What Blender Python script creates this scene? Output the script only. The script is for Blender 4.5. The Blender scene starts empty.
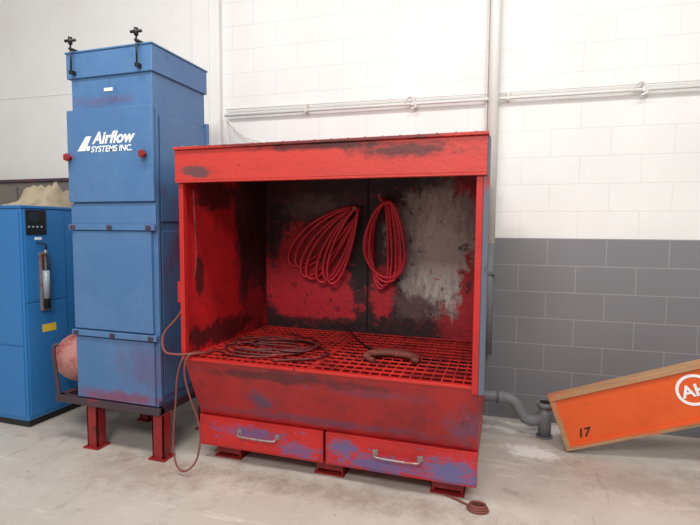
import bpy, bmesh, math, random, mathutils
from mathutils import Vector, Matrix
random.seed(3)
scene=bpy.context.scene
try:
    scene.view_settings.view_transform='Standard'
    scene.view_settings.look='None'
except Exception as e: print(e)

def lin(c):
    return tuple((x/255/12.92 if x/255<=0.04045 else ((x/255+0.055)/1.055)**2.4) for x in c)+(1,)

# ---------------------------------------------------------------- materials
def mat(name, base, rough=0.5, metal=0.0, layers=(), bump=None, spec=0.5):
    m=bpy.data.materials.new(name); m.use_nodes=True
    nt=m.node_tree; N=nt.nodes; L=nt.links
    bs=N['Principled BSDF']
    bs.inputs['Roughness'].default_value=rough
    bs.inputs['Metallic'].default_value=metal
    bs.inputs['Specular IOR Level'].default_value=spec
    tc=N.new('ShaderNodeTexCoord')
    col=N.new('ShaderNodeRGB'); col.outputs[0].default_value=lin(base)
    cur=col.outputs[0]
    for i,ly in enumerate(layers):
        mp=N.new('ShaderNodeMapping'); L.new(tc.outputs['Object'],mp.inputs['Vector'])
        s=ly.get('scale',(3,3,3)); s=(s,s,s) if not isinstance(s,tuple) else s
        mp.inputs['Scale'].default_value=s
        mp.inputs['Location'].default_value=(i*3.7+ly.get('seed',0),i*1.3,i*2.1)
        nz=N.new('ShaderNodeTexNoise'); nz.inputs['Scale'].default_value=1
        nz.inputs['Detail'].default_value=ly.get('detail',10); nz.inputs['Roughness'].default_value=ly.get('nr',0.76)
        nz.inputs['Distortion'].default_value=ly.get('dist',0.0)
        L.new(mp.outputs[0],nz.inputs['Vector'])
        if 'c' in ly:
            a=N.new('ShaderNodeVectorMath'); a.operation='SUBTRACT'; L.new(tc.outputs['Object'],a.inputs[0]); a.inputs[1].default_value=ly['c']
            b=N.new('ShaderNodeVectorMath'); b.operation='DIVIDE'; L.new(a.outputs[0],b.inputs[0]); b.inputs[1].default_value=ly['r']
            c=N.new('ShaderNodeVectorMath'); c.operation='LENGTH'; L.new(b.outputs[0],c.inputs[0])
            d=N.new('ShaderNodeMath'); d.operation='MULTIPLY_ADD'; L.new(nz.outputs[0],d.inputs[0]); d.inputs[1].default_value=ly.get('amp',1.2)*1.5; d.inputs[2].default_value=-0.75*ly.get('amp',1.2)
            e=N.new('ShaderNodeMath'); e.operation='ADD'; L.new(c.outputs['Value'],e.inputs[0]); L.new(d.outputs[0],e.inputs[1])
            mr=N.new('ShaderNodeMapRange'); L.new(e.outputs[0],mr.inputs['Value'])
            mr.inputs['From Min'].default_value=1.0; mr.inputs['From Max'].default_value=1.0-ly.get('soft',0.3)
        else:
            mr=N.new('ShaderNodeMapRange'); L.new(nz.outputs[0],mr.inputs['Value'])
            mr.inputs['From Min'].default_value=ly['thr']; mr.inputs['From Max'].default_value=ly['thr']+ly.get('soft',0.08)
        mr.inputs['To Max'].default_value=ly.get('a',1.0)
        mx=N.new('ShaderNodeMix'); mx.data_type='RGBA'
        L.new(mr.outputs[0],mx.inputs['Factor']); L.new(cur,mx.inputs['A']); mx.inputs['B'].default_value=lin(ly['col'])
        cur=mx.outputs['Result']
    L.new(cur,bs.inputs['Base Color'])
    if bump:
        nz=N.new('ShaderNodeTexNoise'); nz.inputs['Scale'].default_value=bump[0]; nz.inputs['Detail'].default_value=4
        L.new(tc.outputs['Object'],nz.inputs['Vector'])
        bp=N.new('ShaderNodeBump'); bp.inputs['Strength'].default_value=bump[1]; bp.inputs['Distance'].default_value=0.01
        L.new(nz.outputs[0],bp.inputs['Height']); L.new(bp.outputs[0],bs.inputs['Normal'])
    return m

RED=(182,32,28); DK=(38,26,26)
def L_(col,scale,thr,soft=0.08,a=1.0,**k): return dict(col=col,scale=scale,thr=thr,soft=soft,a=a,**k)
def B_(col,c,r,**k): return dict(col=col,c=c,r=r,**k)

M={}
M['red']=mat('booth_red_paint',RED,0.5,layers=[L_((140,24,22),(3,3,3),0.45,0.25,0.7),L_(DK,(7,7,3),0.60,0.06,0.8),L_((205,60,45),(9,9,9),0.6,0.1,0.4)],bump=(40,0.15))
M['header']=mat('booth_header_paint',(186,50,42),0.5,layers=[L_((150,38,34),(2,3,6),0.45,0.3,0.7),
   B_(DK,(-0.95,2.55,2.02),(0.50,0.2,0.03),scale=(9,9,20),amp=1.6,soft=0.6,a=.8),
   B_(DK,(-0.50,2.55,1.98),(0.34,0.2,0.05),scale=(12,9,20),amp=1.8,soft=0.6,a=.8),
   B_((60,60,66),(-1.80,2.55,1.90),(0.12,0.2,0.04),scale=(12,12,24),amp=1.9,a=.8),
   B_((30,22,24),(-1.0,2.55,2.05),(0.9,0.2,0.02),scale=(8,8,20),amp=1.2,a=.7),
   L_(DK,(8,8,24),0.61,0.06,0.65),L_((96,90,110),(6,6,20),0.65,0.05,0.5)],bump=(40,0.15))
M['front']=mat('booth_front_paint',(174,30,32),0.42,layers=[L_((124,24,32),(3,3,3),0.42,0.25,0.85),
   B_((58,66,100),(-1.45,2.7,0.47),(0.12,0.3,0.09),scale=14,amp=2.0,soft=.8,a=.75),
   B_((66,70,106),(-0.7,2.7,0.62),(0.4,0.3,0.04),scale=(7,7,16),amp=2.0,soft=.8,a=.4),
   B_((74,76,108),(-0.17,2.7,0.45),(0.14,0.3,0.16),scale=12,amp=2.0,soft=.9,a=.65),
   B_((46,24,32),(-1.2,2.6,0.66),(0.7,0.3,0.05),scale=(6,6,14),amp=2.0,soft=.6,a=.7),
   B_((80,66,94),(-1.0,2.7,0.37),(0.9,0.3,0.04),scale=(9,9,20),amp=2.2,soft=.6,a=.5),
   L_(DK,(7,7,5),0.59,0.08,0.6),L_((80,78,112),(7,7,11),0.60,0.07,0.65)],bump=(40,0.12))
M['drawer']=mat('drawer_paint',(192,34,32),0.45,layers=[L_((148,26,30),(3,3,5),0.45,0.25,0.75),
   B_((66,96,144),(-0.25,2.7,0.17),(0.20,0.3,0.10),scale=(18,9,26),amp=2.2,soft=.5,a=.85),
   B_((66,90,138),(-0.68,2.7,0.15),(0.32,0.3,0.06),scale=(20,9,30),amp=2.6,soft=.5,a=.8),
   B_((66,92,140),(-0.90,2.7,0.22),(0.12,0.3,0.06),scale=(20,9,30),amp=2.4,soft=.5,a=.8),
   B_((70,86,134),(-1.55,2.7,0.23),(0.28,0.3,0.05),scale=(20,10,34),amp=2.6,soft=.5,a=.75),
   B_((70,86,134),(-1.2,2.7,0.16),(0.16,0.3,0.06),scale=(20,10,34),amp=2.6,soft=.5,a=.7),
   L_((72,96,142),(12,12,20),0.60,0.04,0.75),L_(DK,(11,11,11),0.61,0.06,0.7)],bump=(40,0.12))
M['inside']=mat('booth_interior_side_paint',(196,26,32),0.55,layers=[L_((132,18,24),(4,4,4),0.45,0.2,0.8),
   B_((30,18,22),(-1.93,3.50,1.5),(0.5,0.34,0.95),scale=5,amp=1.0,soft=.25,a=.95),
   B_((96,60,62),(-1.93,3.3,1.75),(0.5,0.2,0.2),scale=8,amp=1.8,soft=.8,a=.5),
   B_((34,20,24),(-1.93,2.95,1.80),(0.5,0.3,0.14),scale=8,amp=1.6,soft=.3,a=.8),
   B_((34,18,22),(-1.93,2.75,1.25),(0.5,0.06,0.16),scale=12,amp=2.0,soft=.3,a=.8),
   B_((150,20,28),(-1.93,3.5,0.95),(0.5,0.2,0.2),scale=9,amp=2.0,soft=.3,a=.8),
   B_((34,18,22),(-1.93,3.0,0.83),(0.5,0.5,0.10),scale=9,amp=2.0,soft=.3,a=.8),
   L_((30,18,22),(14,14,14),0.59,0.05,0.75)],bump=(30,0.3))
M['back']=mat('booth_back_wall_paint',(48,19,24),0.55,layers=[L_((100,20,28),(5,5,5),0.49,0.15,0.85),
   B_((104,94,92),(-1.50,3.68,1.74),(0.34,2,0.13),scale=11,amp=1.6,soft=.8,a=.6),
   B_((180,26,42),(-1.62,3.68,1.16),(0.38,2,0.42),scale=7,amp=1.3,soft=.15),
   B_((160,24,38),(-1.32,3.68,1.44),(0.26,2,0.20),scale=8,amp=1.5,soft=.2),
   B_((188,26,46),(-1.38,3.68,1.0),(0.34,2,0.24),scale=7,amp=1.3,soft=.15),
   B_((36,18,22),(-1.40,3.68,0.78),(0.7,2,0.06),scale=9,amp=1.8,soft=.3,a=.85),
   B_((30,17,20),(-1.10,3.68,1.25),(0.09,2,0.40),scale=9,amp=1.4,soft=.3,a=.9),
   B_((30,17,20),(-1.84,3.68,1.5),(0.08,2,0.4),scale=9,amp=1.4,soft=.5,a=.85),
   B_((164,26,38),(-0.30,3.68,1.4),(0.27,2,0.85),scale=5,amp=1.1,soft=.3),
   B_((150,141,136),(-0.50,3.68,1.42),(0.37,2,0.56),scale=(10,10,6),amp=1.0,soft=.2),
   B_((206,200,195),(-0.45,3.68,1.38),(0.28,2,0.46),scale=(26,14,8),amp=1.6,soft=.6,a=.9),
   B_((96,70,70),(-0.66,3.68,0.96),(0.24,2,0.12),scale=12,amp=1.8,soft=.5),
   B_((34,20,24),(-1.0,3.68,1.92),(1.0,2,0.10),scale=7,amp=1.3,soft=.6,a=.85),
   B_((184,26,42),(-0.90,3.68,1.06),(0.11,2,0.24),scale=10,amp=1.6,soft=.3),
   B_((172,26,38),(-0.20,3.68,1.05),(0.12,2,0.45),scale=12,amp=2.0,soft=.3),
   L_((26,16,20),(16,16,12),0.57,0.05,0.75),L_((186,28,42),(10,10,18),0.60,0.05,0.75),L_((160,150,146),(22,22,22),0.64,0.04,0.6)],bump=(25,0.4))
M['grate']=mat('grating_red',(206,44,38),0.6,layers=[L_((110,24,26),(6,6,6),0.48,0.14,0.85),L_((44,20,22),(14,14,14),0.57,0.06,0.7)])
M['pit']=mat('hopper_inside',(26,10,12),0.8)
M['foot']=mat('leg_red_paint',(136,28,30),0.5,layers=[L_(DK,(9,9,9),0.54,0.1,0.7)])
M['endpanel']=mat('booth_end_edge',(88,94,108),0.5,layers=[L_((150,30,32),(5,5,2),0.55,0.06,0.9),L_(DK,(12,12,4),0.56,0.1,0.5)])
M['tower']=mat('tower_blue_paint',(70,110,156),0.42,layers=[L_((86,124,166),(2,2,2),0.45,0.25,0.7),
   L_((92,84,122),(2.5,2.5,1.3),0.57,0.2,0.3,seed=5),
   L_((56,74,110),(12,12,3),0.60,0.08,0.5),
   L_((150,40,52),(8,8,5),0.66,0.05,0.7),
   B_((120,50,74),(-2.14,3.0,1.45),(0.06,0.35,0.7),scale=(7,7,3),amp=2,soft=.7,a=.65),
   B_((98,64,96),(-2.2,2.62,0.62),(0.34,0.3,0.34),scale=6,amp=2,soft=.8,a=.5),
   B_((128,44,62),(-2.5,2.62,0.40),(0.5,0.3,0.06),scale=10,amp=2,soft=.7,a=.7),
   B_((104,66,92),(-2.62,2.62,2.40),(0.4,0.2,0.05),scale=(5,5,14),amp=2,soft=.8,a=.35)],bump=(30,0.08))
M['comp']=mat('compressor_blue_paint',(44,114,176),0.4,layers=[L_((36,100,160),(2,2,2),0.45,0.3,0.7),L_((40,60,90),(9,9,9),0.65,0.05,0.5)])
M['black']=mat('black_plastic',(24,24,26),0.4)
M['rubber']=mat('hose_rubber',(84,30,30),0.6,layers=[L_((160,34,36),(12,12,12),0.50,0.1,0.85),L_((36,22,24),(7,7,7),0.54,0.08,0.8)])
M['redhose']=mat('painted_hose',(204,40,56),0.42,layers=[L_((130,22,34),(9,9,9),0.54,0.12,0.8),L_((70,18,26),(20,20,20),0.6,0.06,0.6)])
M['cable']=mat('cable_brown',(120,62,54),0.6)
M['steel']=mat('worn_steel',(150,140,138),0.4,0.5,layers=[L_((170,50,48),(14,14,14),0.52,0.08,0.9)])
M['darkframe']=mat('dark_frame_paint',(62,48,58),0.5,layers=[L_((130,36,42),(9,9,9),0.55,0.08,0.8)])
M['rust']=mat('rusty_steel',(104,48,40),0.7,layers=[L_((150,74,56),(14,14,14),0.52,0.12,0.8)],bump=(60,.4))
M['white']=mat('white_vinyl',(236,238,240),0.5)
M['conduit']=mat('conduit_paint',(218,217,213),0.5,layers=[L_((194,191,187),(4,4,4),0.55,0.15,0.5)])
M['drain']=mat('drain_pipe_grey_paint',(116,118,122),0.55,layers=[L_((150,150,150),(9,9,9),0.58,0.1,0.6)])
M['pink']=mat('flex_duct',(186,130,122),0.6,layers=[L_((150,48,54),(5,5,5),0.47,0.12,0.85)])
M['canvas']=mat('beige_canvas',(166,152,128),0.85,layers=[L_((104,92,76),(5,5,5),0.5,0.2,0.7)])
M['greycab']=mat('grey_cabinet_paint',(112,104,96),0.6,layers=[L_((70,64,60),(2,2,4),0.5,0.2,0.7)])
M['orange']=mat('orange_paint',(222,90,34),0.4,layers=[L_((202,76,24),(3,3,3),0.5,0.2,0.6),L_((120,60,40),(16,16,16),0.62,0.05,0.6)])
M['wood']=mat('weathered_wood',(172,134,98),0.75,layers=[L_((120,88,66),(2,12,20),0.5,0.15,0.8),L_((206,96,50),(5,5,5),0.52,0.08,0.6)])
M['yellow']=mat('yellow_label',(222,190,60),0.5)
M['glass']=mat('gauge_tube',(150,160,168),0.2)
M['screen']=mat('panel_face',(30,38,50),0.3,layers=[L_((90,100,110),(60,60,60),0.62,0.04,0.8)])
M['ink']=mat('dark_marking',(60,30,24),0.6)

# ---------------------------------------------------------------- builder
def catmull(pts,n=8,closed=False):
    P=[Vector(p) for p in pts]; out=[]; k=len(P)
    rng=range(k) if closed else range(k-1)
    for i in rng:
        if closed: p0,p1,p2,p3=P[(i-1)%k],P[i],P[(i+1)%k],P[(i+2)%k]
        else: p0,p1,p2,p3=P[max(i-1,0)],P[i],P[i+1],P[min(i+2,k-1)]
        for j in range(n):
            t=j/n
            out.append(0.5*((2*p1)+(p2-p0)*t+(2*p0-5*p1+4*p2-p3)*t*t+(3*p1-p0-3*p2+p3)*t**3))
    if not closed: out.append(P[-1])
    return out
class Bd:
    def __init__(s): s.bm=bmesh.new(); s.mats=[]
    def mi(s,m):
        m=M[m]
        if m not in s.mats: s.mats.append(m)
        return s.mats.index(m)
    def _mark(s,faces,m,smooth=False):
        i=s.mi(m)
        for f in faces: f.material_index=i; f.smooth=smooth
    def box(s,x0,x1,y0,y1,z0,z1,m,bev=0.0):
        vs=[s.bm.verts.new((x,y,z)) for x in (x0,x1) for y in (y0,y1) for z in (z0,z1)]
        F=[(0,1,3,2),(4,6,7,5),(0,4,5,1),(2,3,7,6),(0,2,6,4),(1,5,7,3)]
        fs=[s.bm.faces.new([vs[i] for i in f]) for f in F]
        s._mark(fs,m)
        if bev>0:
            es=list({e for f in fs for e in f.edges})
            r=bmesh.ops.bevel(s.bm,geom=es,offset=bev,segments=2,affect='EDGES',profile=.5)
            s._mark(r['faces'],m,False)
    def prism(s,pts,a0,a1,axis,m):
        def mk(a,p):
            return {'x':(a,p[0],p[1]),'y':(p[0],a,p[1]),'z':(p[0],p[1],a)}[axis]
        A=[s.bm.verts.new(mk(a0,p)) for p in pts]; B=[s.bm.verts.new(mk(a1,p)) for p in pts]
        fs=[s.bm.faces.new(A),s.bm.faces.new(B[::-1])]
        n=len(pts)
        for i in range(n): fs.append(s.bm.faces.new([A[i],B[i],B[(i+1)%n],A[(i+1)%n]]))
        s._mark(fs,m); return fs
    def tube(s,pts,r,m,seg=8,closed=False,smooth=True,n=8,raw=False,rib=0.0):
        C=[Vector(p) for p in pts] if raw else catmull(pts,n,closed)
        k=len(C); rings=[]
        up=None
        for i,p in enumerate(C):
            if closed: t=(C[(i+1)%k]-C[i-1])
            else: t=(C[min(i+1,k-1)]-C[max(i-1,0)])
            if t.length<1e-9: t=Vector((0,0,1))
            t.normalize()
            if up is None:
                up=Vector((0,0,1)) if abs(t.z)<0.9 else Vector((1,0,0))
            up=(up-t*up.dot(t))
            if up.length<1e-6: up=t.orthogonal()
            up.normalize(); sd=t.cross(up)
            rr=r*(1+(rib if i%2 else 0))
            rings.append([s.bm.verts.new(p+rr*(math.cos(2*math.pi*j/seg)*up+math.sin(2*math.pi*j/seg)*sd)) for j in range(seg)])
        fs=[]
        for i in range(k if closed else k-1):
            a=rings[i]; b=rings[(i+1)%k]
            for j in range(seg): fs.append(s.bm.faces.new([a[j],a[(j+1)%seg],b[(j+1)%seg],b[j]]))
        s._mark(fs,m,smooth)
        if not closed: s._mark([s.bm.faces.new(rings[0][::-1]),s.bm.faces.new(rings[-1])],m)
    def cyl(s,p0,p1,r,m,seg=20): s.tube([p0,p1],r,m,seg,raw=True)
    def ann(s,c,r0,r1,m,y0,y1,seg=40):
        for i in range(seg):
            a=2*math.pi*i/seg;b=2*math.pi*(i+1)/seg
            s.prism([(c[0]+r0*math.cos(a),c[1]+r0*math.sin(a)),(c[0]+r1*math.cos(a),c[1]+r1*math.sin(a)),(c[0]+r1*math.cos(b),c[1]+r1*math.sin(b)),(c[0]+r0*math.cos(b),c[1]+r0*math.sin(b))],y0,y1,'y',m)
    def finish(s,name,parent=None,local=False):
        bmesh.ops.recalc_face_normals(s.bm,faces=s.bm.faces)
        me=bpy.data.meshes.new(name); s.bm.to_mesh(me); s.bm.free()
        for m in s.mats: me.materials.append(m)
        o=bpy.data.objects.new(name,me); scene.collection.objects.link(o)
        if parent:
            o.parent=parent
            if not local: o.matrix_parent_inverse=parent.matrix_world.inverted()
        return o
def empty(name,loc,rot=(0,0,0)):
    e=bpy.data.objects.new(name,None); e.location=loc; e.rotation_euler=rot; e.empty_display_size=.1
    scene.collection.objects.link(e); bpy.context.view_layer.update(); return e
def text(name,body,size,loc,rot,m,parent,local=False,shear=0.0,ext=0.001,off=0.0):
    cu=bpy.data.curves.new(name,'FONT'); cu.body=body; cu.size=size; cu.shear=shear; cu.extrude=ext; cu.offset=off
    t=bpy.data.objects.new(name+'_c',cu); scene.collection.objects.link(t); bpy.context.view_layer.update()
    me=bpy.data.meshes.new_from_object(t.evaluated_get(bpy.context.evaluated_depsgraph_get()))
    bpy.data.objects.remove(t)
    R=Matrix.Translation(loc)@Matrix.Rotation(rot[2],4,'Z')@Matrix.Rotation(rot[0],4,'X')
    me.transform(R); me.materials.clear(); me.materials.append(M[m])
    o=bpy.data.objects.new(name,me); scene.collection.objects.link(o); o.parent=parent
    if not local: o.matrix_parent_inverse=parent.matrix_world.inverted()
    return o

# ---------------------------------------------------------------- room
WR=math.radians(2.0); WP=Vector((0.117,4.154,0))
def wy(x): return WP.y+math.tan(WR)*(x-WP.x)
def wall_mat():
    m=bpy.data.materials.new('painted_block_wall'); m.use_nodes=True; nt=m.node_tree;N=nt.nodes;L=nt.links
    bs=N['Principled BSDF']; bs.inputs['Roughness'].default_value=.6
    tc=N.new('ShaderNodeTexCoord'); sp=N.new('ShaderNodeSeparateXYZ'); L.new(tc.outputs['Object'],sp.inputs[0])
    cb=N.new('ShaderNodeCombineXYZ'); L.new(sp.outputs['X'],cb.inputs['X']); L.new(sp.outputs['Z'],cb.inputs['Y'])
    b=N.new('ShaderNodeTexBrick'); L.new(cb.outputs[0],b.inputs['Vector']); b.inputs['Scale'].default_value=1
    b.inputs['Brick Width'].default_value=.427; b.inputs['Row Height'].default_value=.2135
    b.inputs['Mortar Size'].default_value=.005; b.inputs['Mortar Smooth'].default_value=.5
    gt=N.new('ShaderNodeMath'); gt.operation='GREATER_THAN'; L.new(sp.outputs['Z'],gt.inputs[0]); gt.inputs[1].default_value=1.4975
    def mix(f,a,bb):
        x=N.new('ShaderNodeMix'); x.data_type='RGBA'; L.new(f,x.inputs['Factor'])
        for s,v in (('A',a),('B',bb)):
            if isinstance(v,tuple): x.inputs[s].default_value=v
            else: L.new(v,x.inputs[s])
        return x.outputs['Result']
    nz=N.new('ShaderNodeTexNoise'); nz.inputs['Scale'].default_value=1.5; nz.inputs['Detail'].default_value=6; L.new(tc.outputs['Object'],nz.inputs['Vector'])
    nz2=N.new('ShaderNodeTexNoise'); nz2.inputs['Scale'].default_value=90; L.new(tc.outputs['Object'],nz2.inputs['Vector'])
    face=mix(gt.outputs[0],lin((122,122,126)),lin((228,227,225)))
    mort=mix(gt.outputs[0],lin((144,144,147)),lin((218,217,215)))
    c=mix(b.outputs['Fac'],face,mort)
    mr=N.new('ShaderNodeMapRange'); L.new(nz.outputs[0],mr.inputs['Value']); mr.inputs['From Min'].default_value=.3; mr.inputs['From Max'].default_value=.7; mr.inputs['To Min'].default_value=.92; mr.inputs['To Max'].default_value=1.02
    mu=N.new('ShaderNodeVectorMath'); mu.operation='SCALE'; L.new(c,mu.inputs[0]); L.new(mr.outputs[0],mu.inputs['Scale'])
    L.new(mu.outputs[0],bs.inputs['Base Color'])
    h=N.new('ShaderNodeMath'); h.operation='MULTIPLY_ADD'; L.new(b.outputs['Fac'],h.inputs[0]); h.inputs[1].default_value=-1.0; L.new(nz2.outputs[0],h.inputs[2])
    bp=N.new('ShaderNodeBump'); bp.inputs['Strength'].default_value=.18; bp.inputs['Distance'].default_value=.004; L.new(h.outputs[0],bp.inputs['Height']); L.new(bp.outputs[0],bs.inputs['Normal'])
    return m
M['wall']=wall_mat()
M['plaster']=mat('pilaster_paint',(225,224,221),0.6,layers=[L_((215,212,208),(1,1,1),0.45,0.2,0.6)],bump=(90,.1))
b=Bd(); b.box(-7,5,0,.2,0,5.0,'wall'); w=b.finish('wall_back')
w.location=(WP.x,WP.y,0); w.rotation_euler=(0,0,WR)
b=Bd(); b.box(-7,-2.93,-.03,0,1.5,5.0,'plaster'); b.box(-2.95,-2.67,-.06,0,1.5,5.0,'plaster',.006); b.box(-2.78,-2.765,-.07,-.06,1.5,5,'plaster')
b.box(-7,-2.95,-.034,-.03,2.92,2.93,'plaster')
p=b.finish('trim_1'); p.location=w.location; p.rotation_euler=w.rotation_euler
M['floor']=mat('concrete_floor',(186,178,168),0.5,layers=[L_((170,160,150),1.0,0.42,0.3,0.8),L_((202,195,187),2.5,0.5,0.2,0.5),
   L_((136,124,114),(4,4,4),0.56,0.10,0.45),L_((216,211,204),(1.2,9,1),0.58,0.06,0.5),L_((138,128,120),(9,1.5,1),0.60,0.05,0.4),
   B_((228,224,220),(0.2,3.98,0),(0.5,0.14,1),scale=8,amp=2,soft=.5,a=.9),
   B_((236,232,228),(0.22,3.55,0),(0.24,0.12,1),scale=10,amp=2,soft=.5,a=.8),
   B_((132,92,82),(-2.2,2.5,0),(0.7,0.3,1),scale=8,amp=2.4,soft=.9,a=.4),
   B_((116,94,84),(-0.9,2.62,0),(1.1,0.16,1),scale=8,amp=2.2,soft=.9,a=.5),
   B_((124,114,104),(0.9,3.3,0),(0.9,0.3,1),scale=7,amp=2.2,soft=.9,a=.45),
   L_((96,86,80),(18,18,18),0.62,0.03,0.6)],bump=(14,.08))
b=Bd(); b.box(-7,5,-5,4.5,-.1,0,'floor'); b.finish('floor')

# ---------------------------------------------------------------- paint booth
XL,XR,YF,YB=-1.93,-.11,2.58,3.72
bo=empty('downdraft_paint_booth',((XL+XR)/2,3.15,0))
b=Bd()
b.box(XL-.015,XR+.02,YF-.03,YF-.01,1.85,2.035,'header',.003)
b.box(XL-.02,XR+.025,YF-.045,YF+.03,2.035,2.052,'header',.003)
b.box(XL-.015,XR+.02,YF-.03,YF+.02,1.838,1.85,'header')
for i in range(19):
    x=XL+.04+i*(XR-XL-.08)/18; b.cyl((x,YF-.03,2.052),(x,YF-.03,2.057),.007,'steel',8)
b.finish('hood_header',bo)
b=Bd()
b.box(XL,XL+.012,YF,YB,.72,2.035,'inside'); b.finish('side_panel_left',bo)
b=Bd(); b.box(XR-.012,XR,YF,YB,.72,2.035,'inside'); b.finish('side_panel_right',bo)
b=Bd(); b.box(XL+.012,XR-.012,YF+.03,YB,2.02,2.035,'red'); b.finish('hood_roof',bo)
b=Bd(); b.box(XL-.004,XL+.028,YF-.012,YF,.73,1.84,'red',.002); b.box(XL+.022,XL+.028,YF,YF+.025,.73,1.84,'red')
b.box(XR-.032,XR+.002,YF-.012,YF,.70,1.84,'red',.002); b.finish('front_posts',bo)
b=Bd(); b.box(XR+.003,XR+.032,YF-.014,YF+.08,.70,2.03,'endpanel',.002); b.finish('end_angle',bo)
b=Bd(); b.box(XL+.012,XR-.012,YB-.02,YB,.72,2.02,'back')
b.box(-1.034,-1.02,YB-.026,YB-.02,.72,2.02,'pit')
b.finish('back_panels',bo)
b=Bd()
b.prism([(YF,.735),(YF+.02,.735),(2.785,.31),(2.765,.31)],XL,XR,'x','front')
for x in (XL,XR-.012): b.prism([(YF,.73),(YB,.73),(YB,.30),(2.775,.31)],x,x+.012,'x','front')
b.box(XL,XR,YB-.012,YB,.3,.72,'front')
b.finish('hopper',bo)
b=Bd(); b.box(XL,XR,YF-.006,YF+.035,.72,.738,'red',.004); b.finish('table_lip',bo)
b=Bd(); b.box(XL+.012,XR-.012,2.80,YB-.015,.36,.38,'pit'); b.finish('hopper_tray',bo)
b=Bd()
for (a,c,sx,ny) in ((XL+.02,-1.09,.050,15),(-1.07,XR-.02,.058,13)):
    n=int(round((c-a)/sx))
    for i in range(n+1):
        x=a+(c-a)*i/n; b.box(x-.0035,x+.0035,YF+.04,YB-.03,.716,.730,'grate')
    for i in range(ny+1):
        y=YF+.045+i*(YB-.035-YF-.045)/ny; b.box(a,c,y-.004,y+.004,.722,.731,'grate')
    b.box(a-.008,a+.008,YF+.04,YB-.03,.70,.734,'grate'); b.box(c-.008,c+.008,YF+.04,YB-.03,.70,.734,'grate')
b.box(XL+.015,XR-.015,3.13,3.145,.66,.715,'pit')
b.finish('floor_grating',bo)
b=Bd(); b.box(XL+.01,XR-.01,2.80,YB-.02,.1,.30,'red'); b.box(XL,XR,2.785,2.80,.095,.31,'pit'); b.finish('drawer_cabinet',bo)
for i,(a,c) in enumerate(((XL+.0,-1.04),(-1.022,XR))):
    b=Bd(); b.box(a,c,2.745,2.785,.10,.305,'drawer',.004); b.box(a+.012,c-.012,2.741,2.746,.114,.291,'drawer',.002)
    xm=(a+c)/2+.0; w2=.135
    b.tube([(xm-w2,2.742,.225),(xm-w2,2.715,.218),(xm-w2+.02,2.70,.212),(xm,2.698,.21),(xm+w2-.02,2.70,.212),(xm+w2,2.715,.218),(xm+w2,2.742,.225)],.0065,'steel',8)
    for sgn in (-1,1): b.box(xm+sgn*w2-.016,xm+sgn*w2+.016,2.736,2.742,.208,.242,'steel',.002)
    b.finish('drawer_%d'%(i+1),bo)
b=Bd()
for xc in (-1.75,-1.02,-.28):
    b.box(xc-.09,xc+.09,2.82,3.66,.085,.1,'foot'); 
    for sx in (-.09,.078): b.box(xc+sx,xc+sx+.012,2.82,3.66,.0,.09,'foot')
    b.box(xc-.09,xc+.09,2.815,2.825,.03,.09,'foot')
    b.box(xc-.1,xc+.1,2.80,2.93,.0,.01,'foot')
b.finish('feet',bo)
b=Bd(); b.box(XL-.05,XL-.004,YF+.02,YF+.1,1.08,1.22,'red',.006); b.cyl((XL-.027,YF+.06,1.08),(XL-.027,YF+.06,1.05),.012,'steel',10); b.finish('switch_box',bo)
b=Bd(); b.tube([(XL+.06,YF+.05,1.80),(XL+.065,YF+.06,1.4),(XL+.06,YF+.05,1.25)],.005,'rubber',6); b.finish('inner_conduit',bo)
b=Bd()
b.tube([(XL-.027,YF+.06,1.06),(-1.99,2.6,.98),(-2.06,2.56,.88),(-2.03,2.53,.78),(-1.93,2.54,.765),(-1.84,2.60,.765),(-1.82,2.7,.75),(-1.86,2.8,.745)],.007,'cable',8)
b.tube([(-1.88,2.70,.75),(-1.90,2.56,.755),(-1.935,2.53,.64),(-1.955,2.53,.45),(-1.97,2.52,.2),(-1.93,2.50,.06),(-1.86,2.5,.04),(-1.80,2.53,.12),(-1.80,2.56,.3),(-1.86,2.545,.5),(-1.89,2.535,.66),(-1.87,2.56,.76),(-1.83,2.68,.75)],.006,'cable',8)
b.finish('power_cable',bo)

b=Bd()
for k,(cx,cy,rx,ry,ph) in enumerate(((-1.54,2.90,.28,.15,0),(-1.50,2.95,.25,.14,1.0),(-1.52,3.02,.30,.18,2.0),(-1.40,3.0,.24,.15,.5))):
    pts=[(cx+rx*math.cos(t+ph)*(1+.08*math.sin(3*t)),cy+ry*math.sin(t+ph)*(1+.12*math.cos(2*t+k)),.742+.006*k+.008*abs(math.sin(t*2+k))) for t in [2*math.pi*i/14 for i in range(14)]]
    b.tube(pts,.0075,'rubber',8,closed=True,n=5)
b.tube([(-1.80,2.98,.745),(-1.5,3.2,.745),(-1.25,3.14,.745),(-1.08,2.95,.745),(-1.12,2.80,.745),(-1.35,2.68,.742)],.0075,'rubber',8)
b.tube([(-1.80,2.78,.745),(-1.6,2.70,.745),(-1.4,2.76,.745),(-1.22,3.05,.745),(-1.32,3.3,.742),(-1.55,3.42,.742)],.0075,'rubber',8)
b.finish('air_hose_coil')
b=Bd()
b.tube([(-1.20,3.62,.80),(-1.10,3.5,.775),(-1.0,3.36,.75),(-.90,3.22,.745)],.007,'black',8)
b.tube([(-.90,3.22,.745),(-.87,3.18,.747),(-.85,3.15,.747)],.011,'black',8)
b.finish('spray_lance')
b=Bd()
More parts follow.
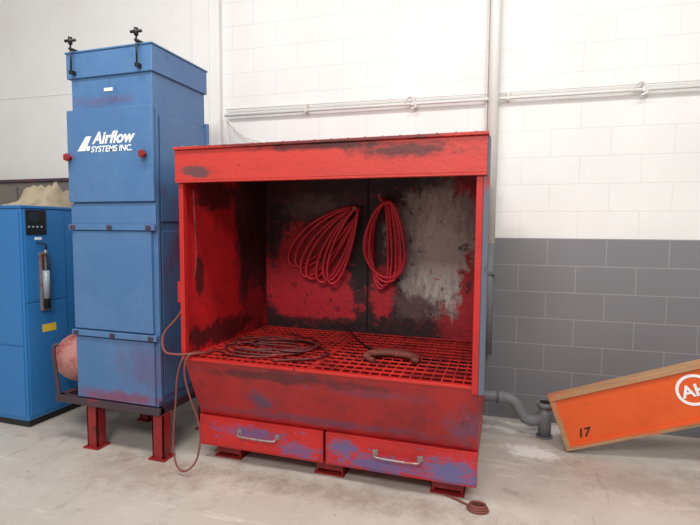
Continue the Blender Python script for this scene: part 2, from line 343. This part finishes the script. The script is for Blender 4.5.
def cpart(b):
    cx,cy=-.66,2.97
    segs=18; rings=[]
    for i in range(segs+1):
        a=math.radians(200-215*i/segs)
        R=.125; w=.024+.018*math.sin(math.pi*i/segs); h=.016+.010*math.sin(math.pi*i/segs)
        c=Vector((cx+R*1.25*math.cos(a),cy-.02+R*.75*math.sin(a)*1.0,.734+h)); d=Vector((math.cos(a),math.sin(a),0))
        rings.append([b.bm.verts.new(c+d*w*math.cos(t)+Vector((0,0,h*math.sin(t)))) for t in [2*math.pi*j/10 for j in range(10)]])
    fs=[]
    for i in range(segs):
        for j in range(10): fs.append(b.bm.faces.new([rings[i][j],rings[i][(j+1)%10],rings[i+1][(j+1)%10],rings[i+1][j]]))
    fs.append(b.bm.faces.new(rings[0])); fs.append(b.bm.faces.new(rings[-1][::-1]))
    b._mark(fs,'rust',True)
cpart(b)
b.tube([(-.82,2.93,.748),(-.79,2.89,.748),(-.75,2.87,.748)],.016,'rust',8)
b.finish('rusty_pipe_clamp')
# hoses on back wall: loops hung over hooks, standing off the panel
b=Bd()
YH=YB-.05
rnd=random.Random(11)
for k in range(6):
    cx=-.90+.014*k+rnd.uniform(-.01,.01)
    rx=.085+.024*k; top=1.79-.006*k; bot=1.08+.035*rnd.random()+.02*k
    pts=[]
    for i in range(16):
        t=2*math.pi*i/16
        pts.append((cx+rx*math.sin(t)*(.75+.25*math.cos(t+2.4))+rnd.uniform(-.004,.004),YH-.022*k*(.6+.4*math.cos(t))-.015*(1-math.cos(t)),(top+bot)/2+(top-bot)/2*math.cos(t)))
    b.tube(pts,.0125,'redhose',10,closed=True,n=5)
b.cyl((-.89,YB-.02,1.765),(-.89,YB-.20,1.785),.012,'steel',8); b.cyl((-.89,YB-.20,1.785),(-.89,YB-.205,1.83),.012,'steel',8)
# left coil: long loops swept out to the left from their hook
for k in range(7):
    s=k*.05
    ang=math.radians(205+7*k+rnd.uniform(-2,2)); Lg=.66-.03*k+rnd.uniform(-.02,.02); wd_=.13-.008*k
    hx,hz=-1.09,1.72; dx,dz=math.cos(ang),math.sin(ang); px,pz=-dz,dx
    pts=[]
    for i in range(16):
        t=2*math.pi*i/16
        u=(1-math.cos(t))/2*Lg; v=math.sin(t)*wd_*(.55+.6*u/Lg)
        sag=-.14*(u/Lg)**2
        pts.append((hx+dx*u+px*v,YH-.012*k-.012*math.sin(t*2),hz+dz*u+pz*v+sag))
    b.tube(pts,.0115,'redhose',10,closed=True,n=5)
b.cyl((-1.10,YB-.02,1.70),(-1.10,YB-.16,1.72),.012,'steel',8)
b.finish('hanging_hose',bo)

# ---------------------------------------------------------------- dust collector tower
TX0,TX1,TY0,TY1=-2.85,-2.165,2.63,3.23
tw=empty('dust_collector_tower',(-2.5,2.93,0))
b=Bd(); b.box(TX0+.005,TX1-.005,TY0+.005,TY1-.005,.36,2.34,'tower',.004); b.finish('body',tw)
b=Bd(); b.box(TX0+.012,TX1-.015,TY0+.015,TY1-.015,2.34,2.58,'tower',.003); b.finish('neck',tw)
b=Bd(); b.box(TX0-.015,TX1,TY0,TY1,2.56,2.725,'tower',.004); b.box(TX0-.021,TX1+.006,TY0-.006,TY1+.006,2.725,2.737,'tower',.003); b.finish('cap',tw)
b=Bd()
b.box(TX0-.005,TX1+.01,TY0-.02,TY0+.006,1.73,2.345,'tower',.004)
b.box(TX0-.005,TX1+.01,TY0-.005,TY0+.006,1.58,1.72,'tower',.003)
b.finish('upper_door',tw)
b=Bd(); b.box(TX0+.01,TX1-.02,TY0-.018,TY0+.006,.86,1.535,'tower',.004); b.finish('middle_door',tw)
b=Bd(); b.box(TX0+.01,TX1-.02,TY0-.012,TY0+.006,.37,.80,'tower',.004); b.finish('lower_panel',tw)
b=Bd()
for z in (1.56,.83):
    b.box(TX0-.01,TX1+.012,TY0-.028,TY0+.006,z-.020,z+.020,'tower',.004)
    for x in (TX0+.03,(TX0+TX1)/2,TX1-.03): b.box(x-.018,x+.018,TY0-.038,TY0-.028,z-.014,z+.014,'darkframe',.003)
b.finish('door_rails',tw)
b=Bd(); b.box(TX1-.006,TX1+.012,TY0+.01,TY0+.03,.40,2.32,'tower'); b.box(TX1-.006,TX1+.004,TY0+.06,TY1-.03,1.6,2.29,'tower',.004)
b.box(TX1-.006,TX1+.004,TY0+.06,TY1-.03,.42,1.54,'tower',.004); b.box(TX1-.006,TX1+.016,TY1-.03,TY1,.36,2.34,'tower',.003); b.finish('side_panels',tw)
b=Bd()
for x in (TX0+.02,TX1-.05):
    z=2.03; b.cyl((x,TY0-.02,z),(x,TY0-.045,z),.014,'foot',12)
    for a in range(5):
        t=2*math.pi*a/5; b.cyl((x+.015*math.cos(t),TY0-.058,z+.015*math.sin(t)),(x+.015*math.cos(t),TY0-.04,z+.015*math.sin(t)),.012,'foot',10)
    b.cyl((x,TY0-.062,z),(x,TY0-.04,z),.018,'foot',14)
b.finish('door_knobs',tw)
b=Bd()
for x in (TX0+.06,TX1-.09):
    b.cyl((x,TY0-.03,2.59),(x,TY0-.03,2.79),.006,'black',8)
    b.box(x-.012,x+.012,TY0-.04,TY0+.02,2.58,2.605,'black',.002)
    b.box(x-.01,x+.01,TY0-.04,TY0+.04,2.738,2.752,'black',.002)
    b.cyl((x-.035,TY0-.04,2.795),(x+.035,TY0-.02,2.802),.010,'black',8)
    b.cyl((x,TY0-.03,2.775),(x,TY0-.03,2.82),.014,'black',10)
b.finish('cap_clamps',tw)
b=Bd(); b.box(-2.56,-2.49,TY0+.010,TY0+.016,2.46,2.482,'conduit'); b.finish('serial_plate',tw)
R90=(math.radians(90),0,0)
text('logo_word','Airflow',.108,(-2.635,TY0-.0215,2.115),R90,'white',tw,shear=.3,off=.003)
text('logo_subword','SYSTEMS INC.',.055,(-2.65,TY0-.0215,2.06),R90,'white',tw,shear=.2,off=.001)
b=Bd(); b.prism([(-2.765,2.07),(-2.70,2.07),(-2.645,2.165),(-2.69,2.165)],TY0-.023,TY0-.02,'y','white')
b.prism([(-2.69,2.07),(-2.665,2.07),(-2.655,2.10),(-2.68,2.10)],TY0-.023,TY0-.02,'y','white'); b.finish('logo_mark',tw)
b=Bd()
b.box(-3.04,TX1+.02,TY0-.02,TY0+.03,.31,.36,'darkframe',.003); b.box(-3.04,TX1+.02,TY1-.05,TY1,.31,.36,'darkframe',.003)
b.box(TX1-.03,TX1+.02,TY0,TY1,.31,.36,'darkframe'); b.box(-3.04,-2.99,TY0,TY1,.31,.36,'darkframe')
for x in (-2.78,TX1-.06):
    for y in (TY0+.0,TY1-.08):
        b.box(x,x+.09,y,y+.012,.01,.31,'foot',.002); b.box(x,x+.012,y,y+.08,.01,.31,'foot',.002); b.box(x+.078,x+.09,y,y+.08,.01,.31,'foot',.002)
        b.box(x-.02,x+.11,y-.02,y+.1,0,.01,'foot')
b.finish('base_frame',tw)
b=Bd(); b.tube([(TX0+.02,2.86,.56),(-2.98,2.86,.56),(-3.10,2.89,.56),(-3.17,2.98,.56),(-3.18,3.12,.55),(-3.18,3.3,.45),(-3.18,3.42,.3),(-3.18,3.44,.17)],.160,'pink',24,n=9,rib=.09)
b.cyl((TX0-.04,2.86,.56),(TX0+.01,2.86,.56),.178,'darkframe',24); b.finish('flex_duct',tw)
b=Bd(); b.tube([(-3.03,2.64,.72),(-3.05,2.62,.70),(-3.04,2.62,.55),(-3.01,2.62,.34)],.013,'darkframe',10)
b.finish('drain_tube',tw)

# ---------------------------------------------------------------- compressor
CX1,CY0=-3.456,2.73
co=empty('air_compressor_cabinet',(-3.95,3.2,0))
b=Bd(); b.box(-4.45,CX1,CY0,3.60,.06,1.70,'comp',.006); b.box(-4.46,CX1+.008,CY0-.008,3.61,1.70,1.722,'comp',.004); b.box(-4.43,CX1-.03,CY0+.03,3.6,0,.06,'black'); b.finish('cabinet',co)
b=Bd(); b.box(CX1-.002,CX1+.006,CY0+.02,3.1,.98,1.69,'comp',.003); b.box(CX1-.002,CX1+.006,CY0+.02,3.1,.09,.97,'comp',.003)
b.box(-4.4,CX1-.02,CY0-.006,CY0,.65,1.68,'comp',.003); b.box(-4.4,CX1-.02,CY0-.006,CY0,.09,.64,'comp',.003); b.finish('doors',co)
b=Bd(); b.box(CX1,CX1+.014,CY0+.03,CY0+.2,1.50,1.69,'black',.004); b.box(CX1+.014,CX1+.017,CY0+.05,CY0+.13,1.6,1.67,'screen')
for i in range(4): b.cyl((CX1+.01,CY0+.05+.035*i,1.56),(CX1+.019,CY0+.05+.035*i,1.56),.007,'glass',8)
b.finish('control_panel',co)
b=Bd(); b.box(CX1,CX1+.02,CY0+.13,CY0+.2,.90,1.36,'steel',.004); b.cyl((CX1+.035,CY0+.165,.92),(CX1+.035,CY0+.165,1.34),.022,'black',14)
b.cyl((CX1+.035,CY0+.165,1.0),(CX1+.035,CY0+.165,1.22),.024,'glass',14); b.cyl((CX1+.035,CY0+.165,1.34),(CX1+.035,CY0+.165,1.38),.012,'steel',10)
b.tube([(CX1+.035,CY0+.165,1.37),(CX1+.045,CY0+.16,1.42),(CX1+.02,CY0+.13,1.44),(CX1,CY0+.12,1.44)],.007,'black',6); b.finish('filter_gauge',co)
b=Bd(); b.box(CX1+.006,CX1+.008,CY0+.14,CY0+.26,.73,.79,'yellow'); b.box(CX1+.004,CX1+.008,CY0+.10,CY0+.16,1.46,1.48,'white'); b.finish('warning_label',co)
b=Bd(); nx,ny=30,20; g=[]
for i in range(nx+1):
    row=[]
    for j in range(ny+1):
        u=i/nx; v=j/ny; x=-3.98+.50*u; y=2.95+.55*v
        e=min(u,1-u,v,1-v); e=min(1,e*6)
        z=1.724+e*(.09+.14*mathutils.noise.noise(Vector((u*4,v*4,1)))+.06*mathutils.noise.noise(Vector((u*9,v*9,3)))+.04*v)
        row.append(b.bm.verts.new((x,y,max(z,1.724))))
    g.append(row)
fs=[b.bm.faces.new([g[i][j],g[i+1][j],g[i+1][j+1],g[i][j+1]]) for i in range(nx) for j in range(ny)]
b._mark(fs,'canvas',True); b.finish('canvas_cover')
b=Bd(); b.box(-5.6,-3.7,3.66,3.84,0,2.0,'greycab',.006); b.box(-5.62,-3.68,3.64,3.85,2.0,2.03,'darkframe',.004)
for k in range(4): b.box(-5.57+.47*k,-5.13+.47*k,3.645,3.662,.1,1.96,'greycab',.003)
b.finish('storage_cabinet')

# ---------------------------------------------------------------- wall pipes
pe=empty('wall_conduit',(0,4.1,2.6))
b=Bd()
def wp(x,z,o=.05): return (x,wy(x)-o,z)
b.cyl(wp(-2.5,2.60,.05),wp(2.6,2.60,.05),.013,'conduit',12)
b.cyl(wp(-2.5,2.66,.03),wp(2.6,2.64,.03),.005,'conduit',8)
for x in (-1.7,-.75,-.0,.95,1.9):
    b.box(x-.008,x+.008,wy(x)-.066,wy(x),2.585,2.66,'conduit',.002)
b.finish('conduit_run',pe)
b=Bd()
for x in (-.78,.92): b.tube([wp(x-.05,2.59),wp(x-.02,2.64,.07),wp(x+.02,2.65,.07),wp(x+.05,2.58,.06),wp(x+.01,2.56,.06)],.008,'conduit',8)
b.tube([wp(-2.5,2.60),wp(-2.42,2.5,.06),wp(-2.25,2.38,.08),wp(-1.95,2.27,.1),wp(-1.8,2.0,.12)],.006,'conduit',6)
b.tube([wp(-2.5,2.60),wp(-2.46,2.40,.06),wp(-2.42,2.1,.08),wp(-2.40,1.8,.08)],.006,'conduit',6)
b.finish('hook_and_wires',pe)
b=Bd(); x=-.11; y=wy(x)-.07
b.cyl((x,y,1.45),(x,y,4.9),.040,'conduit',24); b.cyl((x,y,.55),(x,y,1.45),.038,'drain',24); b.cyl((x-.055,wy(x)-.02,.55),(x-.055,wy(x)-.02,4.9),.010,'conduit',8)
for z in (1.2,): b.box(x-.05,x+.05,y-.044,wy(x),z,z+.03,'drain',.003)
for z in (3.4,): b.cyl((x,y,z+.2),(x,y,z+.26),.047,'conduit',24)
b.finish('vertical_vent_pipe')
b=Bd()
zz=.27; yy=3.86
b.tube([(-.35,yy,zz),(-.1,yy,zz),(.03,yy,zz),(.10,yy,zz-.02),(.145,yy,zz-.08),(.19,yy,zz-.14),(.25,yy,zz-.155),(.315,yy,zz-.12),(.33,yy,zz-.05)],.042,'drain',18,n=6)
b.cyl((.33,yy,.0),(.33,yy,.25),.046,'drain',20); b.cyl((.33,yy,.23),(.33,yy,.265),.058,'drain',20); b.cyl((.33,yy,.265),(.33,yy,.268),.042,'pit',20)
b.cyl((-.02,yy,zz),(.03,yy,zz),.050,'drain',18); b.cyl((.33,yy,0),(.33,yy,.012),.06,'drain',20)
b.cyl((-.35,yy,0),(-.35,yy,zz),.042,'drain',18)
b.finish('drain_pipe')
b=Bd()
for k in range(3):
    b.tube([(-.10+(.055-.006*k)*math.cos(t),2.70+(.04-.004*k)*math.sin(t),.008+.012*k) for t in [2*math.pi*i/10 for i in range(10)]],.007,'cable',8,closed=True,n=3)
b.tube([(-.30,2.80,.008),(-.22,2.76,.008),(-.15,2.72,.01)],.007,'cable',8)
b.finish('cable_coil')

# ---------------------------------------------------------------- orange panel
op=empty('orange_barrier_panel',(.461,3.617,.01),(0,math.radians(-20),0))
b=Bd(); LN,H,T=1.75,.40,.07
b.box(.02,LN-.02,.012,T-.012,.02,H-.02,'orange'); b.finish('face_board',op,True)
b=Bd()
b.box(0,LN,-.01,T+.01,H-.034,H,'wood',.003); b.box(0,LN,0,T,0,.022,'wood',.002); b.box(0,.035,0,T,.022,H-.034,'wood',.003); b.box(LN-.03,LN,0,T,.022,H-.03,'wood',.003)
b.box(.03,LN-.03,.0,.012,.022,.045,'orange',.002)
b.finish('frame',op,True)
b=Bd()
b.ann((.875,.235),.086,.104,'white',.008,.012); b.finish('logo_ring',op,True)
text('logo_letters','AH',.11,(.803,.0085,.196),R90,'white',op,True,off=.003)
text('number_17','17',.085,(.10,.0105,.075),R90,'ink',op,True,shear=.3,off=.002)
b=Bd()
def wl(x,y,z):
    v=op.matrix_world.inverted()@Vector((x,y,z)); return tuple(v)
xw=.461+1.55*math.cos(math.radians(20)); zw=1.55*math.sin(math.radians(20))+.02
for dx in (-.14,.14):
    b.tube([wl(xw+dx*.1,3.64,zw),wl(xw+dx,3.55,.0)],.018,'wood',8,raw=True); b.tube([wl(xw+dx*.1,3.66,zw),wl(xw+dx,3.78,.0)],.018,'wood',8,raw=True)
b.finish('support_trestle',op,True)

# ---------------------------------------------------------------- lights
wd=bpy.data.worlds.new('World'); scene.world=wd; wd.use_nodes=True
wd.node_tree.nodes['Background'].inputs[0].default_value=(1.0,.985,.965,1); wd.node_tree.nodes['Background'].inputs[1].default_value=.5
def area(name,loc,tgt,sx,sy,p,col=(1,.975,.945)):
    l=bpy.data.lights.new(name,'AREA'); l.shape='RECTANGLE'; l.size=sx; l.size_y=sy; l.energy=p; l.color=col
    o=bpy.data.objects.new(name,l); scene.collection.objects.link(o); o.location=loc
    o.rotation_euler=(Vector(tgt)-Vector(loc)).to_track_quat('-Z','Y').to_euler(); return o
area('ceiling_light_1',(-2.0,1.0,4.9),(-2.0,1.4,0),2.4,.6,110)
area('ceiling_light_2',(1.5,1.2,4.9),(1.5,1.6,0),2.4,.6,105)
area('front_fill_light',(-.5,-2.0,4.4),(-.9,3.0,1.0),2.4,1.0,170)  # added frontal fill above and behind the camera, brightens the booth under its hood

# ---------------------------------------------------------------- camera
cam=bpy.data.cameras.new('Camera'); co_=bpy.data.objects.new('Camera',cam); scene.collection.objects.link(co_)
cam.sensor_width=36; cam.lens=485/700*36
yaw=math.radians(17.6); pit=math.radians(3.95); roll=math.radians(0.4)
Rm=Matrix.Rotation(yaw,4,'Z')@Matrix.Rotation(math.radians(90)-pit,4,'X')@Matrix.Rotation(roll,4,'Z')
co_.matrix_world=Matrix.Translation((0,0,1.56))@Rm
scene.camera=co_
